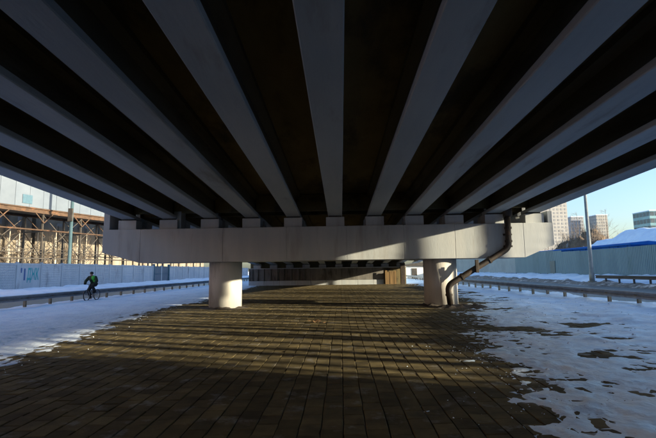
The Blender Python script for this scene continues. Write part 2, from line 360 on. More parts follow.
def pier(label, y0, gb, colz, pipe_side=True, shared={}):
    t = thing('bridge_pier', label, 'bridge pier', (-.7, y0 + 1.05, 0), 0, 'piers of the bridge')
    dz = gb - ZG
    XA, XB = -11.45, 10.0
    # cap in cast sections with narrow joints
    cuts = [XA, -9.6, -5.6, -2.55, .3, 3.0, 5.4, 8.6, XB]
    bot = lambda x: 2.22 + dz + (max(0, (-9.6 - x)) / 1.85 * .52 if x < -9.6 else 0) + (max(0, x - 8.6) / 1.4 * .58 if x > 8.6 else 0)
    core = [(XA + .03, 3.81 + dz), (XA + .03, bot(XA) + .03), (-9.6, 2.25 + dz), (8.6, 2.25 + dz), (XB - .03, bot(XB) + .03), (XB - .03, 3.81 + dz)]
    MB().prism(core, (y0 + .012, y0 + 2.09), lambda u, v, y: (u, y, v)).build('pier_cap', M['cap'], t)
    for a, b in zip(cuts, cuts[1:]):
        a2, b2 = a + .006, b - .006
        bm = bmesh.new(); pts = [(a2, bot(a2)), (b2, bot(b2)), (b2, 3.84 + dz), (a2, 3.84 + dz)]
        vs = [bm.verts.new((p[0], y0, p[1])) for p in pts] + [bm.verts.new((p[0], y0 + 2.1, p[1])) for p in pts]
        for f in [(0, 1, 2, 3), (7, 6, 5, 4), (0, 4, 5, 1), (1, 5, 6, 2), (2, 6, 7, 3), (3, 7, 4, 0)]: bm.faces.new([vs[i] for i in f])
        bmesh.ops.bevel(bm, geom=bm.edges[:], offset=.012, segments=1, affect='EDGES')
        bm.verts.index_update(); mb = MB().add([v.co[:] for v in bm.verts], [[v.index for v in f.verts] for f in bm.faces]); bm.free()
        mb.build('cap_section', M['cap'], t)
    for cx in (-5.72, 4.86):
        pts = []
        mb = MB(); mb.tube([(cx, y0 + 1.05, -.1), (cx, y0 + 1.05, 2.3 + dz)], .80, 40); c = mb.build('column', M['column'], t, True)
        c.data.polygons[-1].use_smooth = False; c.data.polygons[-2].use_smooth = False
    pd = MB().bbox(-.44, .44, -.33, .33, 0, .45, .012).mesh('pedestal', M['cap'])
    pad = MB().box(-.31, .31, -.26, .26, 0, .082).mesh('bearing_pad', M['bearing'])
    for yy in (y0 + .46, y0 + 1.62):
        for x in GX:
            inst('pedestal', pd, t, (x, yy, 3.842 + dz)); inst('bearing_pad', pad, t, (x, yy, 4.292 + dz - (.055 if yy > y0 + 1 else 0)))
    for x0, x1 in ((XA + .002, XA + .30), (XB - .22, XB - .002)):
        MB().bbox(x0, x1, y0 + .05, y0 + 2.05, 3.842 + dz, (4.98 if x0 < 0 else 4.40) + dz, .015).build('end_cheek', M['cap'], t)
    MB().bbox(-8.12, -7.76, y0 + .30, y0 + .95, 3.842 + dz, 4.72 + dz, .012).build('shear_block', M['cap'], t)
    return t
pier('white pier of two round columns and a wide hammerhead cap with a drain pipe', Y0, ZG, 0)
rear_blocker = thing('bridge_abutment', 'unseen rear wall added behind the viewpoint to block light', 'abutment', (-.7, -14, 0))  # solid end wall added unseen to cut light from behind
MB().bbox(-12.2, 10.8, -15.2, -13.6, -.1, zg(-13.5) - .10, .03).build('wall', M['girder'], rear_blocker)
MB().bbox(-12.2, 10.8, -16.5, -15.21, -.1, zg(-13.5) + 2.4, .03).build('back_wall', M['girder'], rear_blocker)

# abutment at the far end
ab = thing('bridge_abutment', 'low concrete abutment wall closing the far end below the bridge', 'abutment', (-1.6, 54, 0))
AX = [-11.3, -9.4, -7.5, -5.6, -3.7, -1.8, .1, 2.0, 3.9, 5.2]
pm = {}
for a, b in zip(AX, AX[1:]):
    wdt = round(b - a, 2)
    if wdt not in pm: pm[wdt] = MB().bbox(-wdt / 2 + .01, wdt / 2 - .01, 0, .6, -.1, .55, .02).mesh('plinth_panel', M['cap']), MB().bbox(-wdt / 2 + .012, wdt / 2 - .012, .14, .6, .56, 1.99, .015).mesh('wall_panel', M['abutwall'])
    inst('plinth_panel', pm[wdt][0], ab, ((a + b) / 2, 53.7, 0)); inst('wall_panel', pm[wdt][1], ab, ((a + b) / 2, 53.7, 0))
MB().box(-11.4, 8.0, 54.31, 56.2, -.1, 1.985).build('wall_core', M['slab'], ab)
MB().bbox(-11.4, 8.0, 53.75, 56.2, 1.993, 2.10, .02).build('seat_ledge', M['cap'], ab)
MB().box(-11.4, 8.0, 55.3, 56.2, 2.103, 3.6).build('back_wall', M['slab'], ab)
zz54 = zg(54.3) - 2.10
pd = MB().bbox(-.44, .44, -.3, .3, 0, zz54 - .06, .012).mesh('pedestal', M['cap'])
for x in GX[:-1]: inst('pedestal', pd, ab, (x, 54.35, 2.103))
rb = MB().bbox(-.09, .09, 0, .16, .56, 1.98, .01).mesh('wall_rib', M['abutwall'])
for k in range(9): inst('wall_rib', rb, ab, (-11.0 + k * .82 + random.uniform(-.15, .15), 53.66, 0))
MB().bbox(7.2, 7.75, 53.2, 53.7, -.1, 2.5, .02).build('corner_post', M['pipe'], ab)
bd = thing('board_screen', 'brown timber boards standing against the right end of the abutment', 'boards', (6.0, 53.5, 0))
for k in range(5):
    x = 5.35 + k * .27
    MB().bbox(x, x + .255, 53.36 + random.uniform(0, .03), 53.42 + random.uniform(0, .03), -.03, 1.55 + random.uniform(-.12, .1), .006).build('board', M['board'], bd)
for z in (.5, 1.6): MB().box(5.37, 6.66, 53.46, 53.53, z * .8, z * .8 + .09).build('rail', M['board'], bd)
em = MB().box(-11.4, 8.0, 56.21, 260, -.15, 2.75).build('approach_ramp', M['girder']); tag(em, kind='structure')
tag(field('ramp_snow', rng(-11.38, 7.98, .8), rng(56.22, 260, 3), lambda x, y: 2.85 + .06 * fbm(x, y, .5, 3), M['snow']), kind='structure')
nb = thing('shade_barrier', 'unseen grey screens added beyond the abutment to shade the left fence', 'shade barrier', (-11, 150, 3))  # unseen screens added so the far left fence stays in shade
for xx in (-10.6, 7.5):
    yy = 54.0
    while yy < 200: MB().box(xx, xx + .1, yy + .002, yy + 3.998, 2.6, 9.4).build('screen', M['sheetg'], nb); yy += 4

# drain pipe
dp = thing('drain_pipe', 'dark rusty drain pipe bent down the right side of the pier', 'drain pipe', (4.9, 20.3, 0))
def elbow(pts, r, n=5):
    P = [Vector(p) for p in pts]; out = [P[0]]
    for a, b, c in zip(P, P[1:], P[2:]):
        d1 = (a - b).normalized(); d2 = (c - b).normalized(); q1 = b + d1 * r; q2 = b + d2 * r
        for k in range(n + 1):
            t = k / n; out.append(q1 * (1 - t) ** 2 + b * 2 * t * (1 - t) + q2 * t * t)
    return out + [P[-1]]
PP = [(7.85, 20.54, 5.5), (7.82, 20.54, 2.66), (4.92, 20.54, .98), (5.0, 20.50, .06)]
MB().tube(elbow(PP, .28), .135, 14).build('pipe', M['pipe'], dp, True)
MB().tube([(7.85, 20.54, 4.15), (7.84, 20.54, 4.75)], .21, 14).build('hopper', M['pipe'], dp, True)
for p, d in (((7.835, 20.54, 3.6), (0, 0, 1)), ((7.825, 20.54, 2.98), (0, 0, 1)), ((6.9, 20.54, 2.127), (2.9, 0, 1.68)), ((5.6, 20.54, 1.374), (2.9, 0, 1.68)), ((4.96, 20.52, .55), (0, 0, 1))):
    d = Vector(d).normalized() * .05; p = Vector(p); MB().tube([p - d, p + d], .165, 14).build('collar', M['pipe'], dp)
for p in ((7.835, 3.3), (7.83, 2.75)): MB().bbox(p[0] - .2, p[0] + .2, 20.62, 20.695, p[1] - .04, p[1] + .04, .005).build('bracket', M['pipe'], dp)
MB().bbox(6.2, 6.34, 20.35, 20.5, 1.55, 2.14, .01).build('hanger', M['pipe'], dp)
dirt = field('dirt_pile', rng(4.0, 7.2, .07), rng(19.4, 20.75, .07), lambda x, y: -.06 + max(0, 1 - ((x - 5.4) / 1.5) ** 2) * max(0, 1 - ((y - 20.15) / .65) ** 2) * (.20 + .22 * fbm(x, y, 2.4, 4)) + .02 * fbm(x, y, 6, 3), M['dirt'])
tag(dirt, 'dark wet dirt heaped below the drain pipe at the right column', 'dirt pile')

# ------------------------------------------------------------------ guardrails
WSEC = [(0, .0), (.05, .03), (.05, .10), (-.01, .135), (-.01, .175), (.05, .21), (.05, .28), (0, .31)]
def guardrail(label, x, ya_, yb, side, z0=0.0, bm_='rail', pm_='post', seg=4.0, group='guardrails'):
    t = thing('guardrail', label, 'guardrail', (x, (ya_ + yb) / 2, 0), 0, group)
    pts = [(u * side, v) for u, v in WSEC] + [((u - .02) * side, v) for u, v in reversed(WSEC)]
    be = MB().prism(pts, (0, seg - .006), lambda u, v, y: (u, y, v)).mesh('beam', M[bm_])
    po = MB().bbox(-.07, .07, -.055, .055, -.15, .66, .01).mesh('post', M[pm_])
    sp = MB().box(-.05, .05, -.09, .09, .46, .64).mesh('spacer', M[pm_])
    y = ya_
    while y < yb - .1:
        inst('beam', be, t, (x, y, .40 + z0 + random.uniform(-.01, .01)))
        for q in (0.6, 2.6):
            inst('post', po, t, (x - side * .14, y + q, z0)); inst('spacer', sp, t, (x - side * .055, y + q, z0))
        y += seg
    return t
guardrail('long steel guardrail on short posts along the snow on the left', -16.3, 8, 120, 1)
guardrail('long grey guardrail on stubby posts along the icy snow on the right', 12.1, 6, 118, -1)
guardrail('short dark guardrail before the snow bank across the right road', 25.0, 24, 43.5, -1, .22, 'raildark', 'raildark')

# ------------------------------------------------------------------ concrete panel fence, left
FW = 3.5
fl = thing('concrete_fence', 'pale concrete panel fence with painted teal letters across the left road', 'fence', (-32, 90, 0))
mb = MB(); mb.box(-.10, 0, 0, FW - .26, 0, 2.92)
nx, nz_ = 13, 9
for i in range(nx):
    for k in range(nz_):
        ya_ = .14 + i * (FW - .54) / nx; yb = ya_ + (FW - .54) / nx - .03; za = .42 + k * .25; zb = za + .20
        mb.add([(.001, ya_, za), (.001, yb, za), (.001, yb, zb), (.001, ya_, zb), (.045, (ya_ + yb) / 2, (za + zb) / 2)], [(0, 1, 4), (1, 2, 4), (2, 3, 4), (3, 0, 4)])
mb.box(0, .05, 0, FW - .26, 2.72, 2.92); mb.box(0, .05, 0, FW - .26, 0, .22)
pan = mb.mesh('panel', M['panelc']); 
plain = MB().box(-.10, .02, 0, FW - .26, 0, 2.92).box(.02, .05, 0, FW - .26, 2.72, 2.92).box(.02, .05, 0, FW - .26, 0, .22).mesh('panel', M['panelc'])
pst = MB().bbox(-.14, .10, -.12, .12, -.1, 3.0, .015).mesh('post', M['panelc'])
y = 35.6; k = 0
while y < 150:
    inst('post', pst, fl, (-32, y, 0))
    if not (72.5 < y < 79): inst('panel', plain if k == 2 else pan, fl, (-32, y + .13, random.uniform(-.04, .03)))
    y += FW; k += 1
# painted letters on the second visible panel
def letters(txt, x, y, z, size, m, parent):
    cu = bpy.data.curves.new('lettering', 'FONT'); cu.body = txt; cu.size = size; cu.extrude = .004; cu.offset = .045
    tmp = bpy.data.objects.new('tmp', cu); COL.objects.link(tmp)
    dg = bpy.context.evaluated_depsgraph_get(); me = bpy.data.meshes.new_from_object(tmp.evaluated_get(dg))
    bpy.data.objects.remove(tmp); me.materials.clear(); me.materials.append(m)
    o = link(bpy.data.objects.new('lettering', me), parent); o.location = Vector((x, y, z)) - wloc(parent); o.rotation_euler = (R(90), 0, R(90)); return o
letters("'1", -31.972, 43.05, 1.22, 1.6, M['navy'], fl).scale = (.85, 1, 1)
letters("ДЖК", -31.972, 44.0, 1.22, 1.6, M['teal'], fl).scale = (.44, 1, 1)
# blue gate in the fence
gt = thing('steel_gate', 'blue steel gate between two posts in the concrete fence', 'gate', (-32, 76, 0))
for yy in (74.35, 80.85): MB().bbox(-32.15, -31.8, yy - .15, yy + .15, -.1, 3.25, .01).build('gate_post', M['bluepost'], gt)
for a, b in ((74.53, 77.55), (77.62, 80.67)):
    lf = MB().box(-32.02, -31.98, a + .05, b - .05, .2, 2.85).build('leaf', M['clad'], gt)
    for z in (.2, 1.5, 2.78): MB().box(-31.979, -31.93, a, b, z, z + .09).build('leaf_rail', M['bluepost'], lf, local=False)

# ------------------------------------------------------------------ profiled sheet fence, right
PWD = 2.2
def sheet_panel(h, m, pw=PWD):
    pts = []; n = 9; s = pw / n
    for i in range(n): pts += [(i * s, 0), (i * s + .36 * s, 0), (i * s + .5 * s, -.045), (i * s + .86 * s, -.045)]
    pts.append((pw - .004, 0)); mb = MB()
    vs = [(x, y, z) for z in (0, h) for y, x in pts] + [(x + .006, y, z) for z in (0, h) for y, x in pts]; q = len(pts)
    fs = [(i, i + 1, q + i + 1, q + i) for i in range(q - 1)] + [(2 * q + i, 3 * q + i, 3 * q + i + 1, 2 * q + i + 1) for i in range(q - 1)]
    fs += [(q + i, q + i + 1, 3 * q + i + 1, 3 * q + i) for i in range(q - 1)]
    return mb.add(vs, fs).mesh('sheet', m)
fr = thing('sheet_fence', 'tall teal profiled sheet fence above the snow bank on the right', 'fence', (29, 60, .6))
shm = {k: sheet_panel(3.15, M[k]) for k in ('sheet', 'sheetg', 'sheetd')}
fp = MB().box(.01, .09, -.04, .04, -.4, 3.1).mesh('post', M['steel'])
y = -12.0; k = 0
while y < 190:
    mk = 'sheetg' if y > 72 else 'sheet'
    inst('sheet', shm[mk], fr, (29, y, .52 + random.uniform(-.03, .03) + (.35 if y > 55 else 0) * sstep(55, 60, y))); inst('post', fp, fr, (29.02, y, .6))
    y += PWD; k += 1
MB().box(28.90, 28.955, 60.2, 61.6, 1.0, 2.6).build('patch_sheet', M['sheetd'], fr)

bs = thing('blue_shed', 'long low bright blue shed just behind the teal fence', 'shed', (32, 68, 0))
mb = MB(); mb.box(31.0, 34.4, 47.6, 92, -.2, 4.0); mb.build('wall', M['blue'], bs)
MB().prism([(30.8, 4.0), (34.6, 4.0), (34.6, 4.2), (32.7, 4.4), (30.8, 4.2)], (47.3, 92.3), lambda u, v, y: (u, y, v + .003)).build('roof', M['blue'], bs)
rib_ = MB().box(-.03, .03, -.05, .05, 0, 3.9).mesh('rib', M['blue'])
for k in range(28): inst('rib', rib_, bs, (30.968, 48.2 + k * 1.6, .2))

# soil heap with dry brush
def heap(x, y):
    a = ((x - 43) / 6.4) ** 2 + ((y - 78) / 8.2) ** 2
    return -.4 + 7.9 * max(0, 1 - a) ** .6 * (1 + .16 * fbm(x, y, .3, 4)) + .35 * fbm(x, y, .9, 5)
o = field('soil_heap', rng(36, 50, .4), rng(70, 86.5, .4), heap, M['soil']); tag(o, 'brown soil heap with dry brush beside the snow hill', 'soil heap')
mb = MB()
for k in range(420):
    a = random.uniform(0, 6.28); q = random.random() ** .5 * .92; x = 43 + 6 * q * math.cos(a); yy = 78 + 7.2 * q * math.sin(a); z = heap(x, yy) - .1
    h = random.uniform(.5, 1.7); dx, dy = random.uniform(-.4, .4), random.uniform(-.4, .4)
    mb.tube([(x, yy, z), (x + dx * .4, yy + dy * .4, z + h * .6), (x + dx, yy + dy, z + h)], [.035, .025, .01], 3, False)
mb.build('dry_brush', M['twig'], o)['kind'] = 'stuff'

# ------------------------------------------------------------------ poles
def street_pole(name, label, x, y, z0, h, r0, r1, m, arm=None):
    t = thing(name, label, 'lamp post', (x, y, z0))
    MB().tube([(x, y, z0 - .3), (x, y, z0 + .9), (x, y, z0 + .95), (x, y, z0 + h)], [r0 * 1.25, r0 * 1.25, r0, r1], 14).build('pole', M[m], t, True)
    MB().tube([(x, y, z0 - .3), (x, y, z0 + .12)], r0 * 2.0, 14).build('foot', M[m], t)
    if arm:
        MB().tube(elbow([(x, y, z0 + h - .1), (x, y, z0 + h + .5), (x + arm, y, z0 + h + .8)], .4), .05, 8).build('arm', M[m], t, True)
        MB().bbox(x + arm - .25, x + arm + .35, y - .13, y + .13, z0 + h + .72, z0 + h + .9, .03).build('lamp_head', M[m], t)
    return t
street_pole('lamp_post', 'grey steel lamp post standing before the teal fence on the right', 25.3, 45.2, .2, 11.5, .20, .12, 'lamp', -2.0)
pl = street_pole('lamp_post', 'dark pole rising in front of the raised gallery on the left', -39.0, 62.0, 0, 17, .24, .2, 'sheetd', 1.5)
MB().bbox(-39.35, -38.65, 61.6, 61.8, 9.3, 11.2, .03).build('junction_box', M['steel'], pl)

# ------------------------------------------------------------------ raised gallery on a steel trestle, left
GA = Vector((-45.0, 57.8, 0)); GD = Vector((5, 15, 0)).normalized(); GN = Vector((GD.y, -GD.x, 0))   # GN faces the road
ga = thing('raised_gallery', 'pale blue clad industrial gallery carried high on rusty steel trestles', 'gallery', GA, 0)
def gp(s, d, z): return GA + GD * s + GN * d + Vector((0, 0, z))
def gbox(s0, s1, d0, d1, z0, z1):
    mb = MB(); c = [gp(s, d, z) for z in (z0, z1) for s, d in ((s0, d0), (s1, d0), (s1, d1), (s0, d1))]
    return mb.add(c, [(0, 3, 2, 1), (4, 5, 6, 7), (0, 1, 5, 4), (1, 2, 6, 5), (2, 3, 7, 6), (3, 0, 4, 7)])
SA, SB = -24, 33
gbox(SA, SB, -4.2, -.06, 11.3, 17.6).build('core', M['clad'], ga)
s = SA
while s < SB:
    e = min(s + 2.05, SB); gbox(s + .02, e - .02, -.05, random.uniform(0, .02), 11.32, 17.5).build('cladding_panel', M['clad'], ga); s += 2.05
gbox(1.6, 3.0, .021, .09, 11.75, 13.0).build('window', M['bluepost'], ga)
gbox(SA, SB, -.28, .05, 10.55, 11.28).build('edge_beam', M['rust'], ga)
gbox(SA, SB, .051, .25, 11.12, 11.26).build('beam_flange', M['rust'], ga)
gbox(SA, SB, .051, .22, 10.55, 10.66).build('beam_flange', M['rust'], ga)
gbox(SA, SB, -4.2, -.3, 10.75, 11.1).build('floor', M['steel'], ga)
gbox(SA, SB, -4.2, -3.9, 10.35, 10.74).build('edge_beam', M['rust'], ga)
s = SA + 3.3; bents = []
while s < SB: bents.append(s); s += 6.4
for i, s in enumerate(bents):
    for d in (-.15, -3.9):
        MB().bar(gp(s, d, -.2), gp(s, d, 10.56 if d > -1 else 10.34), .22).build('leg', M['steel'], ga)
    MB().bar(gp(s, -.15, 8.0), gp(s, -3.9, 8.0), .18).build('cross_beam', M['steel'], ga)
    MB().bar(gp(s, -.15, 4.2), gp(s, -3.9, 7.9), .08).build('cross_brace', M['rust'], ga)
    MB().bar(gp(s, .10, 9.2), gp(s + 1.3, .10, 10.55), .13).build('knee_brace', M['rust'], ga)
    MB().bar(gp(s, .10, 9.2), gp(s - 1.3, .10, 10.55), .13).build('knee_brace', M['rust'], ga)
    if i + 1 < len(bents):
        e = bents[i + 1]
        for d in (-.05, -3.8):
            if (i + (d > -1)) % 2:
                MB().bar(gp(s, d, 4.4), gp(e, d, 10.4), .085).build('brace', M['steel'], ga); MB().bar(gp(s, d - .14, 10.4), gp(e, d - .14, 4.4), .085).build('brace', M['steel'], ga)
            else:
                mz = (s + e) / 2; MB().bar(gp(s, d, 10.4), gp(mz, d, 7.6), .09).build('brace', M['rust'], ga); MB().bar(gp(mz, d, 7.6), gp(s, d - .02, 4.0), .09).build('brace', M['steel'], ga)
for d, z, r in ((.35, 8.1, .11), (.35, 4.9, .07), (.62, 4.0, .10)):
    MB().tube([gp(SA, d, z), gp(SB, d, z)], r, 10).build('pipe', M['rust' if z > 8 else 'steel'], ga, True)
s = SA + 1
while s < SB: MB().bar(gp(s, .5, -.2), gp(s, .5, 5.3), .09).build('pipe_post', M['steel'], ga); s += 3.1
MB().tube([gp(SA, .5, 5.3), gp(SB, .5, 5.3)], .04, 6).build('handrail', M['steel'], ga)

# pale buildings behind the trestle
def block(name, label, c, rz, wd, dp_, h, wm, nw, nf, group=None, pil=0, glass='farwin', win=(.5, .55), cat='building', big=False):
    t = thing(name, label, cat, (c[0], c[1], 0), rz, group)
    MB().box(-wd / 2, wd / 2, -dp_ / 2, dp_ / 2, -.3, h).build('wall', M[wm], t, local=True)
    rf = MB().box(-wd / 2 - .25, wd / 2 + .25, -dp_ / 2 - .25, dp_ / 2 + .25, h + .003, h + .5).build('roof', M['snow'], t, local=True)
    fh = h / nf; cw = wd / nw
    if big:
        wme = MB().box(-cw * win[0] / 2, cw * win[0] / 2, -.08, .02, 0, fh * win[1]).mesh('window', M[glass])
        for i in range(nw):
            for k in range(nf):
                o = link(bpy.data.objects.new('window', wme), t); o.location = (-wd / 2 + (i + .5) * cw, -dp_ / 2 - .0, (k + .28) * fh)
    else:
        mb = MB()
        for i in range(nw):
            for k in range(nf):
                x = -wd / 2 + (i + .5) * cw; z = (k + .28) * fh
                mb.box(x - cw * win[0] / 2, x + cw * win[0] / 2, -dp_ / 2 - .12, -dp_ / 2 + .05, z, z + fh * win[1])
        nd = max(2, int(dp_ / cw)); cd = dp_ / nd
        for sx in (-1, 1):
            for i in range(nd):
                for k in range(nf):
                    yv = -dp_ / 2 + (i + .5) * cd; z = (k + .28) * fh; xx = sx * wd / 2
                    mb.box(xx - .1, xx + .1, yv - cd * win[0] / 2, yv + cd * win[0] / 2, z, z + fh * win[1])
        o = mb.build('windows', M[glass], t, local=True); o['kind'] = 'stuff'
    for k in range(pil):
        x = -wd / 2 + (k + .5) * wd / pil
        MB().box(x - .35, x + .35, -dp_ / 2 - .45, -dp_ / 2 - .003, -.3, h - random.uniform(.2, 1.6)).build('pilaster', M[wm], t, local=True)
    return t
ang = math.atan2(GD.y, GD.x)
bl = [(-6, 14.5, 11.0, 12.4), (7.5, 11.5, 12.5, 13.2), (21.5, 15, 11.0, 12.0), (37, 15, 10.5, 11.6), (54, 18, 10, 10.8)]
lab = ['weathered beige works hall behind the left end of the trestle', 'taller beige hall with pilasters behind the middle of the trestle', 'streaked beige hall behind the dark pole and trestle',
       'pale works hall beside the left end of the pier cap', 'long pale hall far behind the concrete fence']
for (s, wd, dd, h), lb in zip(bl, lab):
    p = gp(s, -20, 0); block('works_hall', lb, (p.x, p.y), ang, wd, 12, h, 'beige', max(3, int(wd / 3)), 3, 'works halls behind the trestle', pil=max(4, int(wd / 2.6)), win=(.34, .5), big=True)

block('blocker_warehouse', 'unseen brick warehouse added on the left to block sky light', (-42, -1), R(90), 76, 14, 14, 'brick', 16, 4, None, win=(.34, .5), big=True)  # unseen warehouse added to cut sky light from the left
# far buildings on the right
block('apartment_tower', 'tall beige apartment tower beside the right end of the pier cap', (187, 396), 0, 26, 18, 60, 'beige2', 8, 19, 'far apartment blocks')
block('apartment_block', 'dark grey block between the beige tower and the lamp post', (249, 470), 0, 13, 14, 54, 'grey', 5, 15, 'far apartment blocks')
block('apartment_block', 'beige block rising just right of the lamp post above the soil heap', (262, 450), 0, 11, 16, 53, 'beige2', 5, 17, 'far apartment blocks')
block('office_block', 'wide teal glass block beyond the snow hill at the right edge', (289, 400), 0, 34, 22, 50, 'glassteal', 8, 8, None, win=(.85, .6), glass='glass')
ch = thing('chimney', 'slim dark chimney beside the teal glass block', 'chimney', (299, 386, 0)); MB().tube([(299, 386, 0), (299, 386, 58)], [1.4, .8], 14).build('stack', M['steel'], ch, True); MB().tube([(299, 386, 55), (299, 386, 56)], .98, 14).build('band', M['white'], ch)
ws = thing('white_shed', 'bright white shed seen under the bridge right of the abutment', 'shed', (14.5, 84, 0))
MB().box(10.9, 18.5, 82, 88, -.2, 2.25).build('wall', M['white'], ws); MB().prism([(10.6, 2.253), (18.8, 2.253), (18.8, 2.4), (14.7, 3.0), (10.6, 2.4)], (81.7, 88.3), lambda u, v, y: (u, y, v)).build('roof', M['steel'], ws)
MB().box(13.1, 14.1, 81.93, 81.997, -.1, 1.9).build('door', M['steel'], ws)

# unseen building added behind the viewpoint on the right to shade the foreground
sb = block('shade_building', 'unseen brick building added to shade the foreground', (40.5, -25.2), R(-90), 34, 17, 11.5, 'brick', 9, 4, None, win=(.4, .5), big=True)

# ------------------------------------------------------------------ trees
def tree_mesh(seed, h, r, spread, lv=3, pop=False):
    rd = random.Random(seed); tr = MB(); cr = MB()
    n = 7; pts = []; x = y = 0
    for i in range(n):
        pts.append((x, y, h * i / (n - 1))); x += rd.uniform(-.02, .02) * h * .3; y += rd.uniform(-.02, .02) * h * .3
    rad = [r * (1 - (.5 if pop else .86) * i / (n - 1)) for i in range(n)]
    tr.tube([(0, 0, -.3)] + pts, [r * 1.3] + rad, 8)
    def br(p, d, L, rr, l):
        q = [p]; dd = d.copy()
        for _ in range(3):
            dd = (dd + Vector((rd.uniform(-.25, .25), rd.uniform(-.25, .25), rd.uniform(-.05, .22)))).normalized(); q.append(q[-1] + dd * L / 3)
        cr.tube(q, [rr, rr * .75, rr * .5, rr * .25], 5 if l == lv else 3, False)
        if l > 1:
            for k in range(rd.randint(4, 6)):
                t = rd.uniform(.25, 1); i = min(2, int(t * 3)); pp = q[i].lerp(q[i + 1], t * 3 - i)
                nd = (dd + Vector((rd.uniform(-1, 1), rd.uniform(-1, 1), rd.uniform(-.3, .8))) * .9).normalized()
                br(pp, nd, L * rd.uniform(.4, .65), rr * .5, l - 1)
    for k in range(int(h * (1.2 if pop else 1.9))):
        t = rd.uniform(.60, .98) if pop and k > 8 else rd.uniform(.28, .98) ; i = min(n - 2, int(t * (n - 1))); p = Vector(pts[i]).lerp(Vector(pts[i + 1]), t * (n - 1) - i)
        a = rd.uniform(0, 6.28); up_ = .9 if pop else .45
        d = Vector((math.cos(a), math.sin(a), up_ + rd.uniform(-.2, .4))).normalized()
        br(p, d, spread * (1.15 - t) * rd.uniform(.7, 1.2), max(.014, r * .30 * (1.1 - t)), lv)
    return tr, cr
TM = {}
def tree(key, label, loc, bark, twig, group, seed=1, h=9, r=.15, spread=3, lv=3, pop=False, sc=1.0, name='bare_tree'):
    if key not in TM:
        a, b = tree_mesh(seed, h, r, spread, lv, pop); TM[key] = a.mesh('trunk', M[bark], True), b.mesh('crown', M[twig], True)
    t = thing(name, label, 'tree', loc, random.uniform(0, 6.28), group); t.scale = (sc, sc, sc)
    link(bpy.data.objects.new('trunk', TM[key][0]), t); link(bpy.data.objects.new('crown', TM[key][1]), t); return t
# far trees over the soil heap and by the tower
for (x, y, z, lb) in ((46, 88, 2, 'thin bare tree behind the soil heap left of the lamp post'), (49.5, 92, 3, 'thin bare tree beside the beige tower'),
                      (53, 88, 3, 'thin bare tree right of the lamp post behind the soil heap'), (45, 96, 0, 'bare tree against the beige tower')):
    tree('far%d' % (int(x) % 2), lb, (x, y, z), 'bark', 'twig', 'bare trees behind the soil heap', 11 + int(x) % 2, 10, .12, 3.4, 3)
# pale trees in front of the works halls
tl = ['pale birch behind the trestle nearest the left edge', 'pale birch between the first trestle legs', 'pale birch left of the dark pole', 'pale birch right of the dark pole', 'pale birch near the left end of the pier cap',
      'slim birch behind the dark pole', 'slim birch in front of the taller hall', 'slim birch by the pier cap cheek']
for k, s in enumerate((-3.5, 1.5, 6.2, 11, 15.5, 8.6, 4, 18.5)):
    p = gp(s, -9.5 - (k % 3) * 1.6, 0); tree('birch%d' % (k % 3), tl[k], p, 'birch', 'twig', 'birches behind the trestle', 31 + k % 3, 9.2, .24, 2.6, 3, sc=random.uniform(.85, 1.05), name='birch_tree')
rb_ = random.Random(9)
for k in range(16):
    p = gp(-6 + k * 1.75 + rb_.uniform(-.5, .5), -7.0 - rb_.uniform(0, 6), 0)
    tree('birch%d' % (k % 3), 'pale bare birch in the clump between the trestle legs and the beige halls', p, 'birch', 'twig', 'birch clump behind the trestle', 31 + k % 3, 9.2, .17, 2.6, 3, sc=rb_.uniform(.8, 1.15), name='birch_tree')
# unseen poplar rows, added: their trunks stripe the light under the bridge
rp_ = random.Random(5)
for row, y0_, y1_ in ((31.2, -4.5, 34), (35.0, -6.0, 30)):
    yy = y0_; k = 0
    while yy < y1_:
        kk = rp_.randint(0, 4)
        tree('pop%d' % kk, 'unseen bare poplar added to stripe the light under the bridge', (row + rp_.uniform(-.5, .5), yy, .6), 'bark', 'twig', 'unseen poplars added for their shade', 51 + kk, 10, .13 + .05 * kk, 1.5, 1, True, name='stripe_poplar')
        yy += rp_.choice((.55, .75, .9, 1.2, 1.6, 2.1)); k += 1

# unseen board added outside the frame to shade the left snow
bb = thing('shade_board', 'unseen board on steel posts added to shade the left snow', 'shade_board', (30.4, 0, .5))
MB().bbox(30.3, 30.6, -11, 9.5, 8.7, 14.5, .03).build('panel', M['steel'], bb)
for yy in (-9, -2.5, 3.0, 8.2): MB().bar((30.75, yy, .2), (30.75, yy, 14.2), .3).build('post', M['steel'], bb)
MB().bar((30.45, -11, 8.6), (30.45, 9.5, 8.6), .18).build('bottom_bar', M['steel'], bb)

# ------------------------------------------------------------------ bicycle and rider
HD = R(-92); CP = (-15.55, 27.2, .08)
bk = thing('bicycle', 'dark bicycle ridden past the left guardrail', 'bicycle', CP, HD)
for wx in (-.52, .53):
    ring = [(wx + .32 * math.cos(a), 0, .34 + .32 * math.sin(a)) for a in [2 * math.pi * k / 24 for k in range(25)]]
    wh = MB().tube(ring, .028, 6, False).build('tyre', M['black'], bk, True, local=True)
    MB().tube([(wx + .29 * math.cos(a), 0, .34 + .29 * math.sin(a)) for a in [2 * math.pi * k / 24 for k in range(25)]], .012, 5, False).build('rim', M['chrome'], wh, True, local=True)
    mb = MB()
    for k in range(12):
        a = 2 * math.pi * k / 12; mb.tube([(wx, .02 * (-1) ** k, .34), (wx + .29 * math.cos(a), 0, .34 + .29 * math.sin(a))], .003, 3, False)
    mb.tube([(wx, -.05, .34), (wx, .05, .34)], .022, 8); mb.build('spokes', M['chrome'], wh, local=True)
mb = MB(); BB, SC, HT, RA, FA = (-.06, 0, .30), (-.20, 0, .80), (.36, 0, .82), (-.52, 0, .34), (.53, 0, .34)
for a, b, r in ((BB, SC, .018), (BB, (.39, 0, .70), .021), (SC, HT, .018), ((.39, 0, .68), HT, .022)): mb.tube([a, b], r, 8)
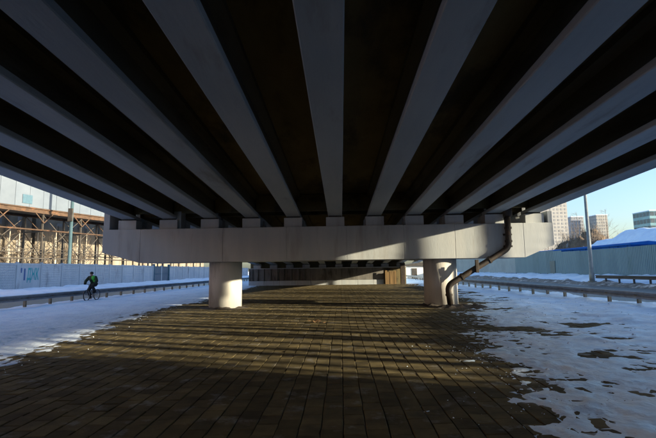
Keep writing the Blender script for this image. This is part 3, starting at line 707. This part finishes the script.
for s in (-.05, .05): mb.tube([(BB[0], s * .6, BB[2]), (RA[0], s, RA[2])], .011, 6); mb.tube([(SC[0], s * .4, SC[2] - .04), (RA[0], s, RA[2])], .010, 6); mb.tube([(.39, s, .70), (.44, s, .62), (FA[0], s, FA[2])], .012, 6)
mb.build('frame', M['bike'], bk, True, local=True)
MB().tube([SC, (-.225, 0, .91)], .013, 6).build('seat_post', M['chrome'], bk, local=True)
MB().ball((-.24, 0, .935), (.14, .085, .035)).tube([(-.15, 0, .935), (.02, 0, .93)], [.05, .022], 8).build('saddle', M['black'], bk, True, local=True)
MB().tube([(.30, -.30, 1.0), (.36, -.17, 1.02), (.37, 0, 1.0), (.36, .17, 1.02), (.30, .30, 1.0)], .014, 8).tube([HT, (.37, 0, 1.0)], .014, 6).build('handlebar', M['bike'], bk, True, local=True)
MB().tube([(-.06, -.04, .30), (-.06, .04, .30)], .085, 16).build('chainring', M['chrome'], bk, local=True)
MB().bar((-.06, -.06, .30), (-.03, -.06, .14), .022).bar((-.06, .06, .30), (-.09, .06, .46), .022).bar((-.03, -.06, .14), (-.03, -.17, .14), .07, .025).bar((-.09, .06, .46), (-.09, .17, .46), .07, .025).build('cranks', M['chrome'], bk, local=True)

pr = thing('person', 'cyclist in dark clothes and bright green vest riding along the snow by the left guardrail', 'person', CP, HD)
def remesh(mb, name, m, vox=.018):
    o = mb.build(name, m, pr, True, local=True); md = o.modifiers.new('remesh', 'REMESH'); md.mode = 'VOXEL'; md.voxel_size = vox; md.use_smooth_shade = True
    sm = o.modifiers.new('smooth', 'SMOOTH'); sm.iterations = 3; sm.factor = .5; return o
HIP, CH, NK = Vector((-.20, 0, 1.02)), Vector((.03, 0, 1.38)), Vector((.08, 0, 1.50))
SH = lambda s, e=0: Vector((.03, s * .20, 1.44)); EL_ = lambda s: Vector((.14, s * .36, 1.20)); HA = lambda s: Vector((.30, s * .29, 1.04))
KN = {-1: Vector((.20, -.13, .62)), 1: Vector((.22, .14, .86))}; FT = {-1: Vector((-.06, -.12, .20)), 1: Vector((-.12, .12, .52))}
def figure(g=0.0, torso=True, arms=True, legs=True, head=True):
    mb = MB()
    if torso: mb.tube([HIP + Vector((-.02, 0, -.06)), HIP + Vector((.03, 0, .08)), HIP.lerp(CH, .55), CH, CH + Vector((.03, 0, .08))], [.13 + g, .15 + g, .145 + g, .165 + g, .10 + g], 14); mb.ball(CH + Vector((-.01, 0, .03)), (.12 + g, .21 + g, .11 + g)); mb.ball(HIP, (.15 + g, .17 + g, .12 + g))
    if head:
        mb.tube([NK - Vector((.03, 0, .08)), NK + Vector((.03, 0, .08))], [.065, .055], 10); hc = Vector((.135, 0, 1.655))
        mb.ball(hc, (.098, .078, .118), 16, 12); mb.ball(hc + Vector((.05, 0, -.06)), (.055, .05, .055)); mb.ball(hc + Vector((.105, 0, -.015)), (.022, .014, .026))
        for s in (-1, 1): mb.ball(hc + Vector((0, s * .08, 0)), (.022, .014, .032))
    for s in (-1, 1):
        if arms: mb.tube([CH + Vector((0, s * .1, .05)), SH(s), SH(s).lerp(EL_(s), .5), EL_(s), EL_(s).lerp(HA(s), .5), HA(s)], [.06 + g, .062 + g, .052 + g, .045 + g, .042 + g, .030 + g], 10)
        if legs: mb.tube([HIP + Vector((0, s * .06, 0)), HIP + Vector((.06, s * .10, -.03)), HIP.lerp(KN[s], .55) + Vector((0, s * .03, .02)), KN[s], KN[s].lerp(FT[s], .35) + Vector((-.03, 0, 0)), FT[s]], [.10 + g, .105 + g, .085 + g, .062 + g, .060 + g, .040 + g], 10)
    return mb
remesh(figure(0), 'body', M['skin'])
remesh(figure(.045, legs=False, head=False).ball(NK - Vector((.02, 0, .03)), (.075, .085, .05)), 'jacket', M['jacket'])
sd = Vector((.03, .075, 0)); mb = MB().tube([HIP.lerp(CH, .45) + sd, HIP.lerp(CH, .65) + sd, CH + sd, CH + sd + Vector((.02, 0, .07))], [.12, .15, .158, .12], 14); mb.ball(CH + sd + Vector((.0, .03, .03)), (.158, .15, .14)); remesh(mb, 'vest', M['vest'])
mb = figure(.038, torso=False, arms=False, head=False); mb.ball(HIP, (.17, .19, .14)); remesh(mb, 'trousers', M['cloth'])
for s in (-1, 1):
    f = FT[s]; MB().tube([f + Vector((-.08, 0, -.03)), f + Vector((0, 0, -.01)), f + Vector((.10, 0, -.035)), f + Vector((.18, 0, -.045))], [.035, .052, .045, .025], 10).build('shoe', M['black'], pr, True, local=True)
    h = HA(s); gl = MB().ball(h + Vector((.015, 0, 0)), (.045, .035, .022))
    for k, (ln, dy) in enumerate(((.060, -.03), (.070, -.01), (.066, .01), (.052, .03))):
        q = h + Vector((.05, dy, .01)); gl.tube([q - Vector((.02, 0, 0)), q + Vector((ln * .45, 0, .004)), q + Vector((ln * .62, 0, -.022)), q + Vector((ln * .3, 0, -.04))], [.010, .0095, .009, .008], 6)
    gl.tube([h + Vector((0, -s * .03, 0)), h + Vector((.03, -s * .048, -.012)), h + Vector((.055, -s * .04, -.03))], [.012, .011, .009], 6); gl.build('glove', M['black'], pr, True, local=True)
hm = MB().ball((.125, 0, 1.70), (.125, .10, .095), 16, 10); hm.ball((.20, 0, 1.69), (.07, .075, .018)); hm.build('helmet', M['black'], pr, True, local=True)
for s in (-1, 1): MB().ball((.225, s * .032, 1.662), (.010, .012, .008), 8, 6).build('eye', M['black'], pr, True, local=True)
MB().tube([(.222, -.025, 1.588), (.232, 0, 1.586), (.222, .025, 1.588)], .006, 6).build('mouth', M['debris'], pr, True, local=True)

# ------------------------------------------------------------------ small things
mb = MB(); rd = random.Random(3)
for k in range(26):
    x, y = -.83 + rd.gauss(0, .14), 14.96 + rd.gauss(0, .10); a = rd.uniform(0, 6.28); q = rd.uniform(.03, .07); z = rd.uniform(.0, .10)
    c, s = math.cos(a) * q, math.sin(a) * q
    mb.add([(x - c, y - s, z), (x + s * .5, y - c * .5, z + .02), (x + c, y + s, z + rd.uniform(0, .05)), (x - s * .5, y + c * .5, z + .01), (x, y, z - .012)], [(0, 1, 2, 3), (0, 4, 1), (1, 4, 2), (2, 4, 3), (3, 4, 0)])
tag(mb.build('leaf_clump', M['debris']), 'small clump of dead brown leaves on the slabs between the columns', 'leaves')

def chunk(mb, x, y, z, q, rd):
    vs = [(x + q * math.cos(a) * rd.uniform(.6, 1), y + q * math.sin(a) * rd.uniform(.6, 1), z) for a in (0, 1.3, 2.6, 3.9, 5.1)] + [(x + q * rd.uniform(-.3, .3), y + q * rd.uniform(-.3, .3), z + q * rd.uniform(.35, .9))]
    mb.add(vs, [(0, 1, 5), (1, 2, 5), (2, 3, 5), (3, 4, 5), (4, 0, 5)])
mb = MB(); rd = random.Random(12)
for k in range(700):
    y = rd.uniform(4.2, 22) if rd.random() < .6 else rd.uniform(5.5, 10.5); d = rd.gauss(-.35, .55)
    x = lerp(ER, y) + d
    if fbm(x, y, .9, 3, 4.4) < -.12: continue
    z = max(0.0, snow_right(x, y)) - .006; chunk(mb, x, y, z, rd.uniform(.005, .022) * (1.8 if rd.random() < .06 else 1), rd)
for k in range(300):
    y = rd.uniform(5, 26); x = rd.uniform(lerp(ER, y) + .2, 11.5); chunk(mb, x, y, snow_right(x, y) - .006, rd.uniform(.015, .06), rd)
tag(mb.build('ice_crumbs', M['ice']), 'loose crumbs of ice strewn along the edge of the right snow', kind='stuff')
mb = MB()
for k in range(150):
    y = rd.uniform(7, 24); x = lerp(EL, y) + rd.gauss(.2, .5); chunk(mb, x, y, max(0, snow_left(x, y)) - .006, rd.uniform(.008, .03), rd)
tag(mb.build('snow_crumbs', M['snow']), 'loose crumbs of snow along the edge of the left snow', kind='stuff')

for cx, lb in ((-5.72, 'grit and slush heaped round the foot of the left column'), (4.86, 'grit and slush heaped round the foot of the right column')):
    mb = MB(); n = 64; rings = [.74, .84, .92, 1.02, 1.16, 1.3]; cy = Y0 + 1.05
    for i, r in enumerate(rings):
        for k in range(n):
            a = 2 * math.pi * k / n; q = fbm(math.cos(a) * 2, math.sin(a) * 2, 1.1, 4, cx); w_ = r + (.10 * q if i else 0)
            z = [.075, .06, .045, .02, .0, -.03][i] * (1 + 1.1 * q) + .012 * fbm(math.cos(a) * r * 3, math.sin(a) * r * 3, 2.5, 4)
            mb.v.append((cx + w_ * math.cos(a), cy + w_ * math.sin(a), z))
    for i in range(len(rings) - 1):
        for k in range(n): k2 = (k + 1) % n; mb.f.append((i * n + k, i * n + k2, (i + 1) * n + k2, (i + 1) * n + k))
    tag(mb.build('grit', M['dirt'], None, True), lb, kind='stuff')
